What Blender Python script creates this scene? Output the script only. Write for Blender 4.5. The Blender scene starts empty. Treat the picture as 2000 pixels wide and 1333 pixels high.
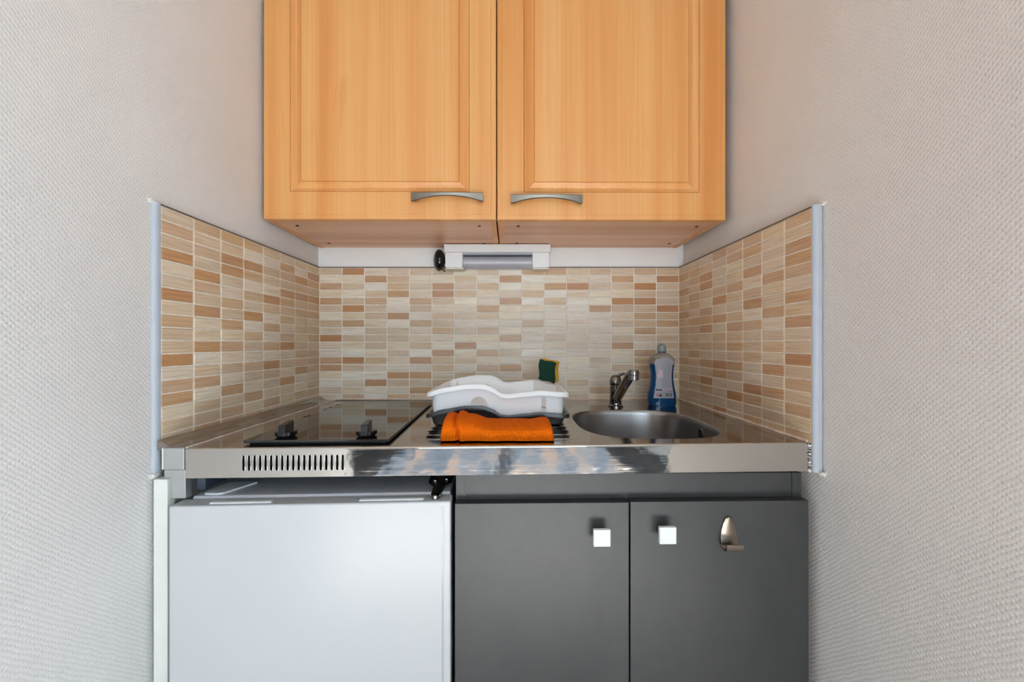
import bpy, bmesh, math, random
from mathutils import Vector, Matrix, noise
from mathutils.geometry import delaunay_2d_cdt

scene = bpy.context.scene
COL = scene.collection
random.seed(7)
PI = math.pi
R = math.radians

# ------------------------------------------------------------------ camera
cam_d = bpy.data.cameras.new('camera')
cam_d.sensor_width = 36.0
cam_d.lens = 36.0 * 777.0 / 2000.0
cam_d.shift_y = 5.5 / 2000.0
cam_d.clip_start = 0.02
cam = bpy.data.objects.new('camera', cam_d)
cam.location = (0, 0, 1.094)
cam.rotation_euler = (R(90), 0, 0)
COL.objects.link(cam)
scene.camera = cam

# ------------------------------------------------------------------ colour management, light
scene.view_settings.view_transform = 'Standard'
scene.view_settings.look = 'None'
scene.view_settings.gamma = 1.0
scene.view_settings.use_curve_mapping = False
scene.view_settings.exposure = 0.0
scene.cycles.use_denoising = True
scene.cycles.max_bounces = 10
scene.cycles.diffuse_bounces = 6
scene.cycles.glossy_bounces = 6
scene.cycles.transmission_bounces = 8
scene.cycles.sample_clamp_indirect = 6.0
scene.cycles.caustics_reflective = False
scene.cycles.caustics_refractive = False

world = bpy.data.worlds.new('sky')
scene.world = world
world.use_nodes = True
wb = world.node_tree.nodes['Background']
wb.inputs[0].default_value = (0.69, 0.87, 1.0, 1)
wb.inputs[1].default_value = 6.3

sun_d = bpy.data.lights.new('sun', 'SUN')
sun_d.energy = 62.0
sun_d.color = (1.0, 0.98, 0.95)
sun_d.angle = R(0.6)
sun = bpy.data.objects.new('sun', sun_d)
sun.rotation_euler = Vector((-0.06, 1.0, -0.66)).to_track_quat('-Z', 'Y').to_euler()
sun.location = (1.5, -4, 3)
COL.objects.link(sun)

RX0, RX1, RY = -2.0, 2.0, -3.60                # room behind the camera
WIN = (-0.95, 1.25, 0.30, 2.25)                # window in the far wall: x0, x1, z0, z1
WIN2 = (-1.75, -0.50, 0.30, 2.10)              # window in the right-hand room wall: y0, y1, z0, z1
def portal(name, loc, size, facing):
    d = bpy.data.lights.new(name, 'AREA')
    d.shape = 'RECTANGLE'
    d.size, d.size_y = size
    d.cycles.is_portal = True
    o = bpy.data.objects.new(name, d)
    o.location = loc
    o.rotation_euler = Vector(facing).to_track_quat('-Z', 'Z').to_euler()
    COL.objects.link(o)
portal('window_portal', ((WIN[0] + WIN[1]) / 2, RY - 0.02, (WIN[2] + WIN[3]) / 2), (WIN[1] - WIN[0], WIN[3] - WIN[2]), (0, 1, 0))
portal('window_portal', (RX1 + 0.02, (WIN2[0] + WIN2[1]) / 2, (WIN2[2] + WIN2[3]) / 2), (WIN2[1] - WIN2[0], WIN2[3] - WIN2[2]), (-1, 0, 0))

# ------------------------------------------------------------------ materials
def lin(c):
    out = []
    for v in c[:3]:
        v = v / 255.0
        out.append(v / 12.92 if v <= 0.04045 else ((v + 0.055) / 1.055) ** 2.4)
    return (*out, 1.0)

class NT:
    def __init__(self, name):
        self.m = bpy.data.materials.new(name)
        self.m.use_nodes = True
        self.t = self.m.node_tree
        self.b = self.t.nodes['Principled BSDF']
    def n(self, typ, **kw):
        nd = self.t.nodes.new(typ)
        for k, v in kw.items():
            if k == 'inp':
                for a, b in v.items():
                    nd.inputs[a].default_value = b
            else:
                setattr(nd, k, v)
        return nd
    def l(self, a, b):
        self.t.links.new(a, b)
    def set(self, **kw):
        for k, v in kw.items():
            self.b.inputs[k.replace('_', ' ')].default_value = v
        return self

def math_node(N, op, a, b=None):
    nd = N.n('ShaderNodeMath', operation=op)
    for i, v in enumerate((a, b)):
        if v is None:
            continue
        if isinstance(v, (int, float)):
            nd.inputs[i].default_value = v
        else:
            N.l(v, nd.inputs[i])
    return nd.outputs[0]

def mix_col(N, fac, a, b, blend='MIX'):
    nd = N.n('ShaderNodeMix', data_type='RGBA', blend_type=blend)
    for sock, v in ((nd.inputs[0], fac), (nd.inputs[6], a), (nd.inputs[7], b)):
        if isinstance(v, (int, float, tuple)):
            sock.default_value = v
        else:
            N.l(v, sock)
    return nd.outputs[2]

def ramp(N, fac, stops):
    nd = N.n('ShaderNodeValToRGB')
    cr = nd.color_ramp
    while len(cr.elements) < len(stops):
        cr.elements.new(0.5)
    for e, (p, c) in zip(cr.elements, stops):
        e.position = p
        e.color = c if len(c) == 4 else (*c, 1)
    N.l(fac, nd.inputs[0])
    return nd.outputs[0]

def scaled(N, scale, coord='Object', extra=None):
    tc = N.n('ShaderNodeTexCoord')
    mp = N.n('ShaderNodeMapping')
    mp.inputs['Scale'].default_value = scale
    N.l(tc.outputs[coord], mp.inputs[0])
    if extra is not None:
        N.l(extra, mp.inputs['Location'])
    return mp.outputs[0]

def noise_fac(N, vec, scale=1.0, detail=3.0, rough=0.55, dist=0.0):
    nd = N.n('ShaderNodeTexNoise')
    nd.inputs['Scale'].default_value = scale
    nd.inputs['Detail'].default_value = detail
    nd.inputs['Roughness'].default_value = rough
    nd.inputs['Distortion'].default_value = dist
    N.l(vec, nd.inputs['Vector'])
    return nd.outputs['Fac']

def bump(N, height, strength, dist):
    nd = N.n('ShaderNodeBump')
    nd.inputs['Strength'].default_value = strength
    nd.inputs['Distance'].default_value = dist
    N.l(height, nd.inputs['Height'])
    N.l(nd.outputs[0], N.b.inputs['Normal'])
    return nd

M = {}

def plain(name, rgb, rough=0.5, metal=0.0, wear=0.06, wscale=40.0, **kw):
    """plain paint / plastic / metal with a light cloudy unevenness"""
    N = NT(name)
    c = lin(rgb)
    f = noise_fac(N, scaled(N, (1, 1, 1)), wscale, 4)
    d = tuple(max(0, v * (1 - wear * 2)) for v in c[:3]) + (1,)
    u = tuple(min(1, v * (1 + wear)) for v in c[:3]) + (1,)
    N.l(ramp(N, f, [(0.25, d), (0.75, u)]), N.b.inputs['Base Color'])
    N.set(Roughness=rough, Metallic=metal)
    for k, v in kw.items():
        N.b.inputs[k.replace('_', ' ')].default_value = v
    M[name] = N.m
    return N

def make_wallpaper():
    N = NT('wallpaper')
    tc = N.n('ShaderNodeTexCoord')
    # small wobble so the weave is not perfectly regular
    wob = N.n('ShaderNodeTexNoise')
    wob.inputs['Scale'].default_value = 60.0
    wob.inputs['Detail'].default_value = 2.0
    N.l(tc.outputs['Object'], wob.inputs['Vector'])
    va = N.n('ShaderNodeVectorMath', operation='SCALE')
    va.inputs['Scale'].default_value = 0.0042
    N.l(wob.outputs['Color'], va.inputs[0])
    vb = N.n('ShaderNodeVectorMath', operation='ADD')
    N.l(tc.outputs['Object'], vb.inputs[0])
    N.l(va.outputs[0], vb.inputs[1])
    sep = N.n('ShaderNodeSeparateXYZ')
    N.l(vb.outputs[0], sep.inputs[0])
    h = math_node(N, 'ADD', sep.outputs[0], sep.outputs[1])
    p = 2 * PI / 0.0088
    a = math_node(N, 'SINE', math_node(N, 'MULTIPLY', h, p))
    b = math_node(N, 'SINE', math_node(N, 'MULTIPLY', sep.outputs[2], p))
    w = math_node(N, 'MULTIPLY', a, b)
    fine = noise_fac(N, tc.outputs['Object'], 350.0, 2.0)
    hgt = math_node(N, 'ADD', math_node(N, 'MINIMUM', math_node(N, 'MULTIPLY', w, 1.6), 0.35), math_node(N, 'MULTIPLY', fine, 0.5))
    bump(N, hgt, 0.40, 0.0006)
    f = noise_fac(N, tc.outputs['Object'], 3.0, 4)
    N.l(ramp(N, f, [(0.3, lin((218, 215, 213))), (0.7, lin((225, 222, 220)))]), N.b.inputs['Base Color'])
    N.set(Roughness=0.75)
    M['wallpaper'] = N.m
make_wallpaper()

def make_tile():
    N = NT('glazed_tile')
    oi = N.n('ShaderNodeObjectInfo')
    cmb = N.n('ShaderNodeCombineXYZ')
    r = math_node(N, 'MULTIPLY', oi.outputs['Random'], 97.0)
    N.l(r, cmb.inputs[0]); N.l(r, cmb.inputs[2])
    vec = scaled(N, (9, 9, 260), 'Object', cmb.outputs[0])
    f = noise_fac(N, vec, 1.0, 3.0, 0.6)
    vec2 = scaled(N, (6, 6, 110), 'Object', cmb.outputs[0])
    f2 = noise_fac(N, vec2, 1.0, 2.0, 0.5)
    c1 = mix_col(N, 1.0, oi.outputs['Color'], ramp(N, f, [(0.28, (0.76, 0.70, 0.62)), (0.5, (1, 1, 1)), (0.72, (1.15, 1.17, 1.2))]), 'MULTIPLY')
    c2 = mix_col(N, 1.0, c1, ramp(N, f2, [(0.3, (1.05, 0.98, 0.90)), (0.7, (0.97, 1.0, 1.03))]), 'MULTIPLY')
    N.l(c2, N.b.inputs['Base Color'])
    N.set(Roughness=0.32)
    N.b.inputs['Specular IOR Level'].default_value = 0.42
    M['tile'] = N.m
make_tile()

def make_wood(name, base, dark, light, axis='Z', rough=0.38):
    N = NT(name)
    oi = N.n('ShaderNodeObjectInfo')
    cmb = N.n('ShaderNodeCombineXYZ')
    r = math_node(N, 'MULTIPLY', oi.outputs['Random'], 31.0)
    N.l(r, cmb.inputs[0])
    if axis == 'Z':
        s_band, s_grain, s_fig, s_blot = (16, 16, 0.55), (150, 150, 1.6), (11, 11, 1.5), (2.0, 2.0, 1.2)
    else:
        s_band, s_grain, s_fig, s_blot = (0.55, 16, 16), (2.5, 220, 220), (2.5, 18, 18), (2, 2, 2)
    fb = noise_fac(N, scaled(N, s_band, 'Object', cmb.outputs[0]), 1.0, 1.5, 0.4)
    fg = noise_fac(N, scaled(N, s_grain, 'Object', cmb.outputs[0]), 1.0, 3.0, 0.6)
    ff = noise_fac(N, scaled(N, s_fig, 'Object', cmb.outputs[0]), 1.0, 4.0, 0.6, 1.3)
    c = ramp(N, fb, [(0.30, lin(dark)), (0.47, lin(base)), (0.66, lin(light))])
    c = mix_col(N, 1.0, c, ramp(N, fg, [(0.30, (0.93, 0.90, 0.86)), (0.55, (1, 1, 1)), (0.75, (1.02, 1.02, 1.03))]), 'MULTIPLY')
    c = mix_col(N, 1.0, c, ramp(N, ff, [(0.22, (0.88, 0.78, 0.66)), (0.40, (1, 1, 1)), (0.8, (1.01, 1.02, 1.03))]), 'MULTIPLY')
    N.l(c, N.b.inputs['Base Color'])
    N.set(Roughness=rough)
    M[name] = N.m
make_wood('wood_front', (218, 154, 90), (210, 139, 74), (221, 163, 100))
make_wood('wood_under', (214, 168, 136), (200, 148, 114), (222, 180, 150), axis='X', rough=0.45)

def make_steel(name, rgb, rough, streak=(4, 4, 180), amount=0.08, bump_d=0.0):
    N = NT(name)
    f = noise_fac(N, scaled(N, streak), 1.0, 3.0)
    cl = noise_fac(N, scaled(N, (1, 1, 1)), 9.0, 4.0)
    c = lin(rgb)
    lo = tuple(v * (1 - amount) for v in c[:3]) + (1,)
    N.l(ramp(N, cl, [(0.3, lo), (0.7, c)]), N.b.inputs['Base Color'])
    rr = N.n('ShaderNodeMapRange')
    rr.inputs[3].default_value = rough * 0.75
    rr.inputs[4].default_value = rough * 1.35
    N.l(math_node(N, 'MULTIPLY', math_node(N, 'ADD', f, cl), 0.5), rr.inputs[0])
    N.l(rr.outputs[0], N.b.inputs['Roughness'])
    N.set(Metallic=1.0)
    if bump_d:
        wv = noise_fac(N, scaled(N, (14, 5, 22)), 1.0, 2.0)
        bump(N, math_node(N, 'ADD', math_node(N, 'ADD', cl, wv), math_node(N, 'MULTIPLY', f, 0.15)), 0.5, bump_d)
    M[name] = N.m
make_steel('steel_top', (176, 168, 162), 0.11, (4, 150, 150))
make_steel('steel_apron', (206, 202, 196), 0.065, (3, 3, 160), 0.05, 0.0011)
make_steel('steel_bowl', (160, 157, 156), 0.30, (5, 5, 5), 0.04)
make_steel('steel_filler', (208, 210, 210), 0.42, (80, 80, 4))
make_steel('nickel', (132, 122, 110), 0.32, (4, 120, 120))
make_steel('chrome', (128, 126, 124), 0.07, (30, 30, 30), 0.03)

plain('paint_white', (245, 244, 242), 0.6, wear=0.015, wscale=12)
plain('room_paint', (204, 204, 204), 0.8, wear=0.02, wscale=4)
plain('room_beige', (210, 166, 126), 0.7, wear=0.04, wscale=4)
plain('ceiling_white', (206, 204, 200), 0.8, wear=0.02, wscale=4)
plain('plastic_white', (236, 236, 236), 0.32, wear=0.02, wscale=20)
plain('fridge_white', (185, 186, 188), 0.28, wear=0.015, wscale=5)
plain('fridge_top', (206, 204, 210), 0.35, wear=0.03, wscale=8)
plain('rack_white', (247, 247, 248), 0.30, wear=0.01, wscale=15)
plain('tray_grey', (54, 52, 53), 0.26, wear=0.05, wscale=30)
plain('grout', (244, 236, 224), 0.85, wear=0.10, wscale=60)
plain('sealant', (226, 208, 190), 0.6, wear=0.10, wscale=90)
plain('plaster', (236, 232, 226), 0.9, wear=0.08, wscale=120)
plain('gap_shade', (112, 98, 86), 0.8, wear=0.15, wscale=50)  # dark tone painted for the shaded gap above the tiles
plain('trim_grey', (170, 176, 186), 0.35, wear=0.03, wscale=30)
plain('black_plastic', (5, 5, 6), 0.20, wear=0.1, wscale=30)
plain('black_matt', (10, 10, 11), 0.7, wear=0.1, wscale=30)
plain('knob_white', (232, 234, 232), 0.45, wear=0.02, wscale=60)
plain('screw_dark', (58, 38, 26), 0.6, wear=0.1)
plain('panel_dark', (52, 60, 72), 0.5, wear=0.08, wscale=10)
plain('lamp_grey', (168, 168, 176), 0.18, wear=0.03, wscale=30)
plain('lamp_beige', (206, 200, 186), 0.5, wear=0.03, wscale=30)
plain('batten_cream', (222, 222, 216), 0.55, wear=0.04, wscale=14)
plain('scourer', (8, 62, 46), 0.95, wear=0.28, wscale=900)
plain('sponge_yellow', (228, 176, 52), 0.95, wear=0.16, wscale=700)
plain('label_white', (226, 222, 230), 0.35, wear=0.01)
plain('ink_grey', (168, 164, 174), 0.5, wear=0.05)
plain('ink_black', (34, 32, 40), 0.5, wear=0.05)
plain('ink_red', (206, 110, 124), 0.5, wear=0.05)
plain('ink_pink', (226, 206, 212), 0.5, wear=0.05)
plain('frame_white', (240, 240, 240), 0.4, wear=0.01)
plain('cap_frost', (150, 168, 168), 0.25, wear=0.05, wscale=60, Transmission_Weight=0.35)

def make_floor():
    N = NT('floor_wood')
    f = noise_fac(N, scaled(N, (14, 1.2, 1)), 1.0, 4.0)
    N.l(ramp(N, f, [(0.3, lin((188, 188, 188))), (0.7, lin((212, 212, 211)))]), N.b.inputs['Base Color'])
    N.set(Roughness=0.45)
    M['floor'] = N.m
make_floor()

def make_glare_mat():
    N = NT('glare_mat_dark')  # dark colour of the added mat that tames the apron reflection
    f = noise_fac(N, scaled(N, (7, 1.5, 1)), 1.0, 3.0)
    N.l(ramp(N, f, [(0.35, lin((34, 43, 53))), (0.5, lin((58, 66, 75))), (0.65, lin((86, 74, 64)))]), N.b.inputs['Base Color'])
    N.set(Roughness=1.0)
    N.b.inputs['Specular IOR Level'].default_value = 0.0
    M['glare_mat_dark'] = N.m
make_glare_mat()

def make_grey_front():
    N = NT('grey_laminate')
    f = noise_fac(N, scaled(N, (5, 5, 2.2)), 1.0, 6.0, 0.62, 0.4)
    f2 = noise_fac(N, scaled(N, (1, 1, 1)), 30.0, 5.0, 0.6)
    c = ramp(N, f, [(0.3, lin((44, 45, 46))), (0.72, lin((58, 58, 58)))])
    c = mix_col(N, 1.0, c, ramp(N, f2, [(0.3, (0.92, 0.92, 0.93)), (0.7, (1.06, 1.06, 1.04))]), 'MULTIPLY')
    N.l(c, N.b.inputs['Base Color'])
    N.set(Roughness=0.48)
    M['grey_laminate'] = N.m
make_grey_front()

def make_hob_glass():
    N = NT('hob_glass')
    f = noise_fac(N, scaled(N, (18, 18, 18)), 1.0, 4.0, 0.6)
    N.l(ramp(N, f, [(0.35, (0.006, 0.006, 0.007)), (0.75, (0.016, 0.014, 0.013))]), N.b.inputs['Base Color'])
    rr = N.n('ShaderNodeMapRange')
    rr.inputs[3].default_value = 0.02
    rr.inputs[4].default_value = 0.10
    N.l(f, rr.inputs[0])
    N.l(rr.outputs[0], N.b.inputs['Roughness'])
    N.b.inputs['IOR'].default_value = 1.75
    M['hob_glass'] = N.m
make_hob_glass()

def make_cloth():
    N = NT('waffle_cloth')
    tc = N.n('ShaderNodeTexCoord')
    sep = N.n('ShaderNodeSeparateXYZ')
    N.l(tc.outputs['UV'], sep.inputs[0])
    p = 2 * PI / 0.0037
    a = math_node(N, 'SINE', math_node(N, 'MULTIPLY', sep.outputs[0], p))
    b = math_node(N, 'SINE', math_node(N, 'MULTIPLY', sep.outputs[1], p))
    w = math_node(N, 'MAXIMUM', a, b)
    f = noise_fac(N, tc.outputs['UV'], 300.0, 2.0)
    bump(N, math_node(N, 'ADD', w, f), 0.8, 0.0012)
    c = ramp(N, w, [(0.0, lin((224, 98, 2))), (1.0, lin((246, 114, 6)))])
    N.l(c, N.b.inputs['Base Color'])
    N.set(Roughness=0.95)
    N.b.inputs['Specular IOR Level'].default_value = 0.12
    M['cloth'] = N.m
make_cloth()

def make_clear(name, col, rough, ior, trans=1.0):
    N = NT(name)
    f = noise_fac(N, scaled(N, (1, 1, 1)), 20.0, 2.0)
    c = tuple(v * 0.94 for v in col[:3]) + (1,)
    N.l(ramp(N, f, [(0.3, c), (0.7, (*col[:3], 1))]), N.b.inputs['Base Color'])
    N.set(Roughness=rough)
    N.b.inputs['IOR'].default_value = ior
    N.b.inputs['Transmission Weight'].default_value = trans
    M[name] = N.m
def make_film():
    N = NT('clear_plastic')
    tr = N.n('ShaderNodeBsdfTransparent')
    f = noise_fac(N, scaled(N, (1, 1, 1)), 20.0, 2.0)
    N.l(ramp(N, f, [(0.3, (0.78, 0.79, 0.80)), (0.7, (0.84, 0.85, 0.86))]), tr.inputs[0])
    lw = N.n('ShaderNodeLayerWeight')
    lw.inputs[0].default_value = 0.35
    mx = N.n('ShaderNodeMixShader')
    N.l(lw.outputs['Facing'], mx.inputs[0])
    N.l(tr.outputs[0], mx.inputs[1])
    N.set(Roughness=0.08)
    N.b.inputs['Base Color'].default_value = (0.35, 0.36, 0.38, 1)
    N.l(N.b.outputs[0], mx.inputs[2])
    N.l(mx.outputs[0], N.t.nodes['Material Output'].inputs[0])
    M['clear_plastic'] = N.m
make_film()
make_clear('blue_liquid', (0.003, 0.052, 0.155), 0.08, 1.40, 0.0)
make_clear('window_glass', (1, 1, 1), 0.0, 1.01)

# ------------------------------------------------------------------ mesh helpers
OFF = {}

def link_mesh(name, me, mat, parent=None, world=True):
    o = bpy.data.objects.new(name, me)
    COL.objects.link(o)
    if mat:
        me.materials.clear()
        me.materials.append(M[mat] if isinstance(mat, str) else mat)
    if parent is not None:
        o.parent = parent
        off = OFF.get(parent.name, Vector((0, 0, 0)))
        OFF[o.name] = off
        if world and off.length > 0:
            me.transform(Matrix.Translation(-off))
    return o

def obj(name, bm, mat, parent=None, smooth=40, world=True):
    bmesh.ops.recalc_face_normals(bm, faces=bm.faces)
    me = bpy.data.meshes.new(name)
    bm.to_mesh(me)
    bm.free()
    if smooth:
        me.shade_smooth()
        me.set_sharp_from_angle(angle=R(smooth))
    o = link_mesh(name, me, mat, parent, world)
    if smooth:
        wn = o.modifiers.new('weighted_normal', 'WEIGHTED_NORMAL')
        wn.keep_sharp = True
        wn.weight = 60
    return o

def tag(o, label, cat, group=None):
    o['label'] = label
    o['category'] = cat
    if group:
        o['group'] = group
    return o

def thing(name, label, cat, loc=(0, 0, 0), rotz=0.0, group=None, local=False):
    o = bpy.data.objects.new(name, None)
    o.empty_display_size = 0.05
    COL.objects.link(o)
    o.location = loc
    o.rotation_euler = (0, 0, rotz)
    OFF[o.name] = Vector((0, 0, 0)) if local else Vector(loc)
    return tag(o, label, cat, group)

def struct(name, bm, mat, smooth=40, label=None):
    o = obj(name, bm, mat, None, smooth)
    o['kind'] = 'structure'
    if label:
        o['label'] = label
    return o

def box(bm, x0, x1, y0, y1, z0, z1, r=0.0, seg=2):
    mtx = Matrix.Translation(((x0 + x1) / 2, (y0 + y1) / 2, (z0 + z1) / 2)) @ Matrix.Diagonal((x1 - x0, y1 - y0, z1 - z0, 1))
    g = bmesh.ops.create_cube(bm, size=1.0, matrix=mtx)
    if r > 0:
        es = list({e for v in g['verts'] for e in v.link_edges})
        bmesh.ops.bevel(bm, geom=es, offset=r, offset_type='OFFSET', segments=seg, profile=0.5, affect='EDGES', clamp_overlap=True)
    return bm

def B(*a, **k):
    return box(bmesh.new(), *a, **k)

def loft(bm, rings, closed=True, cap=True, uv=None):
    """rings: lists of points, all the same length"""
    vs = [[bm.verts.new(p) for p in r] for r in rings]
    n = len(rings[0])
    faces = []
    for i in range(len(vs) - 1):
        for j in range(n if closed else n - 1):
            k = (j + 1) % n
            faces.append(bm.faces.new((vs[i][j], vs[i][k], vs[i + 1][k], vs[i + 1][j])))
    if cap and closed:
        bm.faces.new(vs[0][::-1])
        bm.faces.new(vs[-1])
    return vs, faces

def lathe(bm, prof, seg=32, mtx=Matrix(), cap=True):
    """prof: (radius, height) along local z"""
    rings = []
    for r, h in prof:
        rings.append([mtx @ Vector((max(r, 1e-5) * math.cos(2 * PI * i / seg), max(r, 1e-5) * math.sin(2 * PI * i / seg), h)) for i in range(seg)])
    loft(bm, rings, True, cap)
    return bm

def tube(bm, pts, rad, seg=12, cap=True):
    pts = [Vector(p) for p in pts]
    rings = []
    up = Vector((0, 0, 1))
    for i, p in enumerate(pts):
        d = (pts[min(i + 1, len(pts) - 1)] - pts[max(i - 1, 0)]).normalized()
        s = d.cross(up)
        if s.length < 1e-3:
            s = d.cross(Vector((0, 1, 0)))
        s.normalize()
        t = s.cross(d).normalized()
        rr = rad[i] if isinstance(rad, (list, tuple)) else rad
        rings.append([p + (s * math.cos(2 * PI * k / seg) + t * math.sin(2 * PI * k / seg)) * rr for k in range(seg)])
    loft(bm, rings, True, cap)
    return bm

def prism(bm, pts2, fn, d0, d1):
    """polygon pts2 extruded between depths; fn(u, v, d) -> point"""
    a = [bm.verts.new(fn(u, v, d0)) for u, v in pts2]
    b = [bm.verts.new(fn(u, v, d1)) for u, v in pts2]
    n = len(a)
    bm.faces.new(a); bm.faces.new(b[::-1])
    for i in range(n):
        j = (i + 1) % n
        bm.faces.new((a[i], b[i], b[j], a[j]))
    return bm

def axis_to(d):
    return Vector(d).to_track_quat('Z', 'Y').to_matrix().to_4x4()

def superellipse(cx, cy, a, b, n, cnt):
    out = []
    for i in range(cnt):
        t = 2 * PI * i / cnt
        c, s = math.cos(t), math.sin(t)
        out.append((cx + a * math.copysign(abs(c) ** (2 / n), c), cy + b * math.copysign(abs(s) ** (2 / n), s)))
    return out

def cdt_faces(bm, outer, holes, fn):
    """flat sheet with holes; fn maps (u, v) -> 3D. Returns nothing."""
    vs, es = [], []
    for loop in [outer] + holes:
        s = len(vs)
        vs += [Vector(p) for p in loop]
        es += [(s + i, s + (i + 1) % len(loop)) for i in range(len(loop))]
    ov, oe, of, _, _, _ = delaunay_2d_cdt(vs, es, [], 1, 1e-7)
    def inside(p, poly):
        c = False
        for i in range(len(poly)):
            (x1, y1), (x2, y2) = poly[i], poly[i - 1]
            if (y1 > p[1]) != (y2 > p[1]) and p[0] < (x2 - x1) * (p[1] - y1) / (y2 - y1) + x1:
                c = not c
        return c
    bv = [bm.verts.new(fn(v.x, v.y)) for v in ov]
    for f in of:
        c = sum((ov[i] for i in f), Vector((0, 0))) / len(f)
        if inside(c, outer) and not any(inside(c, h) for h in holes):
            bm.faces.new([bv[i] for i in f])

def interp(tab, x):
    if x <= tab[0][0]:
        return tab[0][1]
    for (x0, y0), (x1, y1) in zip(tab, tab[1:]):
        if x <= x1:
            t = (x - x0) / (x1 - x0)
            t = t * t * (3 - 2 * t) * 0.5 + t * 0.5
            return y0 + (y1 - y0) * t
    return tab[-1][1]

def boolean_cut(o, cutters):
    o.modifiers.clear()
    for c in cutters:
        md = o.modifiers.new('cut', 'BOOLEAN')
        md.operation = 'DIFFERENCE'
        md.solver = 'EXACT'
        md.object = c
    bpy.context.view_layer.update()
    dg = bpy.context.evaluated_depsgraph_get()
    me = bpy.data.meshes.new_from_object(o.evaluated_get(dg))
    o.modifiers.clear()
    o.data = me
    for c in cutters:
        bpy.data.objects.remove(c, do_unlink=True)
    me.shade_smooth()
    me.set_sharp_from_angle(angle=R(40))

# ------------------------------------------------------------------ the room
XL, XR = -0.6697, 0.5807          # tile faces of the niche
WL, WR = -0.677, 0.598            # wallpaper faces of the niche
YB = 1.384                        # tile face of the back wall
ZT = 1.3585                       # top of the tiling
YA, YAR = -0.30, 0.12             # where the niche walls open into the room
HC = 2.5

floor = struct('floor', B(RX0 - 0.2, RX1 + 0.2, RY - 0.2, 1.6, -0.1, 0.0), 'floor', 0)
obj('added_glare_mat', B(-1.5, 1.6, -3.35, -1.60, 0.0, 0.008, 0.003), 'glare_mat_dark', floor)  # unseen dark mat added to dim the sunlit floor mirrored in the apron
ceiling = struct('ceiling', B(RX0 - 0.2, RX1 + 0.2, RY - 0.2, 1.6, HC, HC + 0.1), 'ceiling_white', 0)
wall_back = struct('wall_back', B(WL - 0.15, WR + 0.15, YB + 0.006, YB + 0.15, 0, HC), 'paint_white', 0)
wall_left = struct('wall_left', B(WL - 0.15, WL, YA, YB + 0.006, 0, HC), 'wallpaper', 0)
wall_right = struct('wall_right', B(WR, WR + 0.15, YAR, YB + 0.006, 0, HC), 'wallpaper', 0)
struct('wall_room_left', B(RX0, WL - 0.15, YA, YA + 0.12, 0, HC), 'room_beige', 0)
struct('wall_room_right', B(WR + 0.15, RX1, YAR, YAR + 0.12, 0, HC), 'room_paint', 0)
struct('wall_side_left', B(RX0 - 0.12, RX0, RY - 0.12, YA + 0.12, 0, HC), 'room_beige', 0)
def holed_wall(name, a0, a1, hole, fn, inset):
    bm = bmesh.new()
    h0, h1, z0, z1 = hole
    cdt_faces(bm, [(a0, 0), (a1, 0), (a1, HC), (a0, HC)], [[(h0, z0), (h1, z0), (h1, z1), (h0, z1)]], lambda u, v: fn(u, 0.0, v))
    r = bmesh.ops.extrude_face_region(bm, geom=bm.faces[:])
    off = Vector(fn(0, 0.12, 0)) - Vector(fn(0, 0, 0))
    for v in r['geom']:
        if isinstance(v, bmesh.types.BMVert):
            v.co += off
    struct(name, bm, 'room_paint', 0)
def window_frame(name, hole, fn):
    h0, h1, z0, z1 = hole
    fw = 0.06
    bm = bmesh.new()
    def bar(a, b, c, d):
        prism(bm, [(a, c), (b, c), (b, d), (a, d)], lambda u, v, w: fn(u, w, v), 0.02, 0.07)
    for a in (h0, (h0 + h1) / 2 - fw / 2, h1 - fw):
        bar(a, a + fw, z0, z1)
    for a, b in ((h0 + fw, (h0 + h1) / 2 - fw / 2), ((h0 + h1) / 2 + fw / 2, h1 - fw)):
        bar(a, b, z0, z0 + fw); bar(a, b, z1 - fw, z1)
    struct(name, bm, 'frame_white', 0)
far_fn = lambda u, d, v: (u, RY - d, v)
right_fn = lambda u, d, v: (RX1 + d, u, v)
holed_wall('wall_front', RX0, RX1, WIN, far_fn, 0)
holed_wall('wall_side_right', RY - 0.12, YAR + 0.12, WIN2, right_fn, 0)
window_frame('window_1', WIN, far_fn)
window_frame('window_2', WIN2, right_fn)

# tiling -------------------------------------------------------------------
CP, RP = 1.2504 / 16, (ZT - 0.894) / 18
BACK = ["4924442426644454", "0275224270222629", "7404474502794494", "2037284245032244", "7460540270400994", "4942422722227548",
        "0248244422222264", "4720642225222446", "2044254522223262", "9444222273432434", "2242428222243824", "2024082640222254",
        "6953744222224244", "7422242472222444", "2008744224222254", "0284452222252222", "3202642222225222", "2504444422242222"]
def rows_of(cols):
    return [''.join(r) for r in zip(*cols)]
# side walls, written column by column from the front edge to the corner
LEFT = rows_of(["465824836448257244", "535485472371461446", "647843546262526354", "528525381542442525",
                "435428425252743254", "465486453582437323", "427474645345462244", "475464534434543443"])
RIGHT = rows_of(["547753647448454645", "434473463453737454", "554734825445438646", "463464446464653844",
                 "744358473543863447", "447843657354748645", "444365464446445444", "454644745454644544"])

PAL = [(0.0, (232, 224, 211)), (2.0, (223, 209, 190)), (4.0, (209, 188, 163)), (6.0, (199, 166, 133)), (7.5, (191, 150, 113)), (9.0, (185, 135, 97))]

def tile_colour(level):
    L = min(9.0, max(0.0, level + random.uniform(-0.6, 0.6)))
    for (a, ca), (b, cb) in zip(PAL, PAL[1:]):
        if L <= b:
            t = (L - a) / (b - a)
            c = [ca[i] + (cb[i] - ca[i]) * t for i in range(3)]
            break
    g = random.uniform(-1, 1)              # golden to pink
    c[0] += 1.5 * g; c[2] += -7 * max(g, 0) + 4 * max(-g, 0)
    return lin([max(0, min(255, v)) for v in c])

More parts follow.
